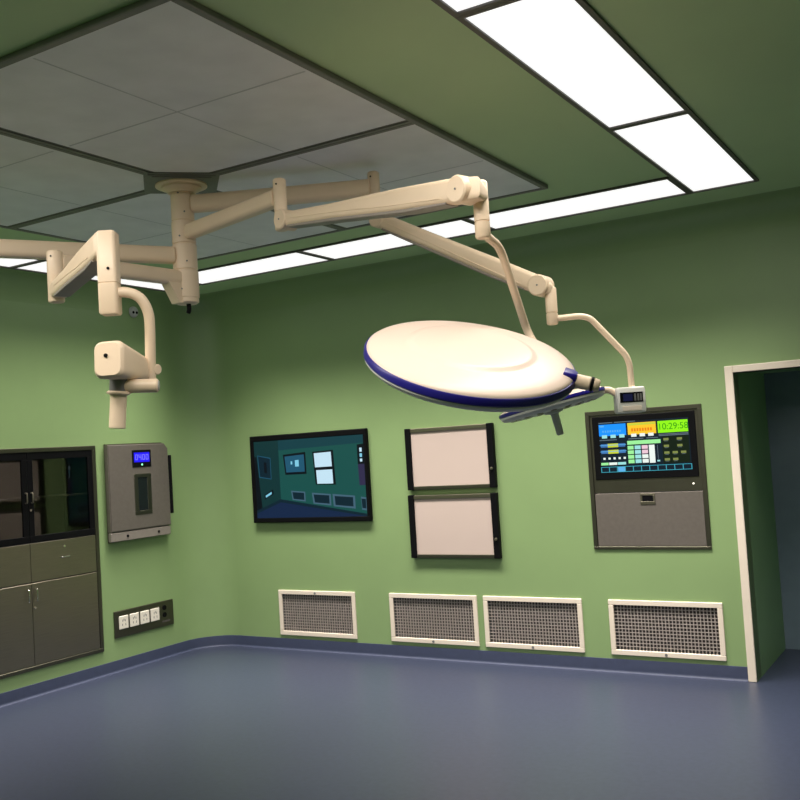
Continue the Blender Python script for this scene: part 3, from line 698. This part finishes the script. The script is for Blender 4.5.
# ---------------------------------------------------------------- left wall
# instrument cabinet sunk in the wall
y0, y1, z0, z1 = CB; X = XL
def lbox(bm, d0, d1, a, b, c, e, bev=0.): return box(bm, X + d0, X + d1, a, b, c, e, bev, 1)   # d = distance out from the wall
t = thing('instrument_cabinet', 'built-in steel instrument cabinet with black framed glass doors', 'cabinet', (X, (y0 + y1) / 2, z0))
f = .034
bm = B()
for a, b, c, e in ((y0, y1, z1 - f, z1), (y0, y1, z0, z0 + .03), (y0, y0 + f, z0 + .03, z1 - f), (y1 - f, y1, z0 + .03, z1 - f)): lbox(bm, -.03, .012, a, b, c, e, .003)
link('frame', bm, STEELD, t)
bm = B(); D = .38
lbox(bm, -D, -D + .01, y0 + .02, y1 - .02, z0 + .02, z1 - .02); lbox(bm, -D, -.03, y0 + .013, y0 + .023, z0 + .02, z1 - .02); lbox(bm, -D, -.03, y1 - .023, y1 - .013, z0 + .02, z1 - .02)
lbox(bm, -D, -.03, y0 + .02, y1 - .02, z1 - .024, z1 - .014); lbox(bm, -D, -.03, y0 + .02, y1 - .02, z0 + .014, z0 + .024); lbox(bm, -D, -.01, y0 + .02, y1 - .02, 1.115, 1.13)
link('carcass', bm, INNER, t)
bm = B(); lbox(bm, -D + .01, -.05, y0 + .025, y1 - .025, 1.462, 1.474); link('shelf', bm, INNER, t)
ym = 4.757; zt, zm, zd = z1 - f, 1.134, .838
for a, b, hs in ((y0 + f + .002, ym - .0015, 1), (ym + .0015, y1 - f - .002, -1)):
    bm = B(); w_ = .048
    for p in ((a, b, zt - .056, zt), (a, b, zm, zm + .052), (a, a + w_, zm + .052, zt - .056), (b - w_, b, zm + .052, zt - .056)): lbox(bm, -.014, .008, *p, .002)
    dr = link('glass_door', bm, BLACK, t)
    bm = B(); lbox(bm, -.006, -.001, a + w_ - .004, b - w_ + .004, zm + .048, zt - .052); link('pane', bm, GLASS, dr)
    hy_ = (b - .024) if hs == 1 else (a + .024)
    bm = B(); tube(bm, [(X + .007, hy_, 1.435), (X + .03, hy_, 1.435), (X + .03, hy_, 1.510), (X + .007, hy_, 1.510)], .005, bend=.012, n=10); link('handle', bm, STEEL, dr, smooth=True)
    if hs == -1:
        bm = B(); cyl(bm, (X + .007, a + .014, 1.380), (X + .014, a + .014, 1.380), .008, n=16); link('lock', bm, CHROME, dr)
    bm = B(); lbox(bm, -.014, .007, a, b, zd + .003, zm - .003, .003); dw = link('drawer', bm, STEEL, t)
    hc = (a + b) / 2
    bm = B(); tube(bm, [(X + .006, hc - .04, .998), (X + .026, hc - .04, .998), (X + .026, hc + .04, .998), (X + .006, hc + .04, .998)], .005, bend=.012, n=10); link('handle', bm, CHROME, dw, smooth=True)
    bm = B(); cyl(bm, (X + .006, hc + .0, 1.078), (X + .013, hc + .0, 1.078), .008, n=16); link('lock', bm, CHROME, dw)
    bm = B(); lbox(bm, -.014, .007, a, b, z0 + .031, zd - .003, .003); ld_ = link('lower_door', bm, STEEL, t)
    hy_ = (b - .04) if hs == 1 else (a + .03)
    bm = B(); tube(bm, [(X + .006, hy_, .70), (X + .028, hy_, .70), (X + .028, hy_, .79), (X + .006, hy_, .79)], .005, bend=.012, n=10); link('handle', bm, CHROME, ld_, smooth=True)
    if hs == -1:
        bm = B(); cyl(bm, (X + .006, a + .02, .652), (X + .013, a + .02, .652), .008, n=16); link('lock', bm, CHROME, ld_)

# warming cabinet with blue display
y0, y1, z0, z1 = 5.487, 6.178, 1.047, 1.856
t = thing('warming_cabinet', 'grey wall-mounted warming cabinet with blue lit display and narrow window', 'warming cabinet', (X, (y0 + y1) / 2, z0))
bm = B(); lbox(bm, -.13, .022, WB[0] + .006, WB[1] - .006, WB[2] + .006, WB[3] - .006); link('body', bm, STEELF, t)
def prism_yz(bm, pts, d0, d1):
    a = [bm.verts.new((X + d0, p, q)) for p, q in pts]; b = [bm.verts.new((X + d1, p, q)) for p, q in pts]
    bm.faces.new(a); bm.faces.new(b[::-1])
    for i in range(len(pts)): bm.faces.new((a[i], b[i], b[(i + 1) % len(pts)], a[(i + 1) % len(pts)]))
    bmesh.ops.recalc_face_normals(bm, faces=bm.faces); return bm
bm = prism_yz(B(), [(y0 + .022, z0), (y1 - .01, z0 + .005), (y1, z0 + .05), (y1, z1 - .05), (y1 - .045, z1), (y0 + .022, z1)], .0005, .022); link('wall_flange', bm, STEELD, t)
bm = prism_yz(B(), [(y0 + .008, 1.135), (y1 - .006, 1.135), (y1 - .006, z1 - .055), (y1 - .05, z1 - .008), (y0 + .008, z1 - .008)], .022, .062)
es = [e_ for e_ in bm.edges if all(v.co.x > X + .05 for v in e_.verts)]; bmesh.ops.bevel(bm, geom=es, offset=.007, segments=3, affect='EDGES')
dr = link('door', bm, STEELF, t)
bm = B(); lbox(bm, .022, .058, y0 + .008, y1 - .012, z0 + .008, 1.128, .005); bs = link('base_strip', bm, mat('light_grey_steel', (.27, .235, .215), .5, .3, noise=.05, scale=30), t)
bm = B()
for yy in (5.671, 6.022): cyl(bm, (X + .057, yy, 1.092), (X + .063, yy, 1.092), .011, n=16)
link('screw', bm, BLACK, bs)
bm = B(); lbox(bm, .060, .065, 5.752, 5.966, 1.652, 1.797, .002); ds = link('display', bm, BLACK, dr)
bm = B(); lbox(bm, .0645, .0665, 5.772, 5.946, 1.694, 1.776); scn = link('blue_screen', bm, glow('blue_screen', (.015, .008, .75), 1.1), ds)
bm = B(); gl = mat('pale_blue_glyph', (.10, .09, 1.), .4, emit=1.3)
SEG = {'0': 'abcdef', '4': 'bcfg', '3': 'abcdg', '7': 'abc'}
def seven(bm, ch, y_, z_, w_, h_, k, x_):
    g = {'a': (0, h_ - k, w_, h_), 'd': (0, 0, w_, k), 'g': (0, h_ / 2 - k / 2, w_, h_ / 2 + k / 2), 'f': (0, h_ / 2, k, h_), 'e': (0, 0, k, h_ / 2), 'b': (w_ - k, h_ / 2, w_, h_), 'c': (w_ - k, 0, w_, h_ / 2)}
    for s_ in SEG[ch]:
        a, b, c, d_ = g[s_]; box(bm, x_, x_ + .001, y_ + a, y_ + c, z_ + b, z_ + d_)
for k, ch in enumerate('0400'): seven(bm, ch, 5.783 + .040 * k, 1.712, .030, .048, .007, X + .0663)
link('digits', bm, gl, scn)
bm = B(); cyl(bm, (X + .064, 5.859, 1.673), (X + .067, 5.859, 1.673), .008, n=14); link('green_lamp', bm, glow('green_lamp', (.25, 1, .5), 2.), ds)
bm = B()
for a, b, c, e_ in ((5.763, 5.956, 1.565, 1.597), (5.763, 5.956, 1.255, 1.287), (5.763, 5.807, 1.287, 1.565), (5.910, 5.956, 1.287, 1.565)): lbox(bm, .060, .066, a, b, c, e_, .003)
wf = link('window_frame', bm, STEELD, dr)
bm = B(); lbox(bm, .0605, .0625, 5.805, 5.912, 1.285, 1.567); link('window_pane', bm, DGLASS, wf)
bm = B(); lbox(bm, .050, .074, 6.172, 6.200, 1.233, 1.742, .006); h_ = link('handle', bm, BLACK, dr)
bm = B(); lbox(bm, .030, .066, 6.165, 6.185, 1.26, 1.30); lbox(bm, .030, .066, 6.165, 6.185, 1.68, 1.72); link('handle_stub', bm, BLACK, h_)

# socket panel
y0, y1, z0, z1 = 5.530, 6.195, .272, .489
t = thing('socket_panel', 'dark steel wall panel with four white sockets below the warming cabinet', 'socket panel', (X, (y0 + y1) / 2, z0))
bm = B(); lbox(bm, .0005, .014, y0, y1, z0, z1, .004); pn = link('plate', bm, STEELD, t)
for k in range(4):
    a = 5.572 + .1165 * k
    bm = B(); lbox(bm, .013, .022, a, a + .1, .338, .444, .004); so = link('socket', bm, SWITCH, t)
    bm = B()
    for yy, zz_, r_a in ((.033, .372, .5), (.067, .372, -.5), (.05, .412, 0), (.036, .405, 0), (.064, .405, 0)):
        lbox(bm, .0215, .0224, a + yy - .003, a + yy + .003, zz_ - .009, zz_ + .009)
    link('pin_slots', bm, DGREYP, so)
for zz_ in (.431, .371):
    bm = B(); cyl(bm, (X + .013, 6.085, zz_), (X + .020, 6.085, zz_), .021, n=24); p = link('ground_terminal', bm, BLACK, t)
bm = B(); lbox(bm, .0135, .0155, 6.052, 6.150, .308, .322); link('label_strip', bm, DARKFR, t)

# small round sensor high on the wall
t = thing('wall_sensor', 'small round grey sensor high on the cabinet wall behind the curved tube', 'sensor', (X, 5.895, 2.985))
bm = B(); cyl(bm, (X + .0005, 5.895, 2.985), (X + .03, 5.895, 2.985), .050, .044, 32, .008); p = link('body', bm, GREYP, t, smooth=True)
bm = B()
for yy in (-.020, .018):
    bm = B(); cyl(bm, (X + .028, 5.895 + yy, 2.977), (X + .033, 5.895 + yy, 2.977), .012, n=16); link('eye', bm, BLACK, p)
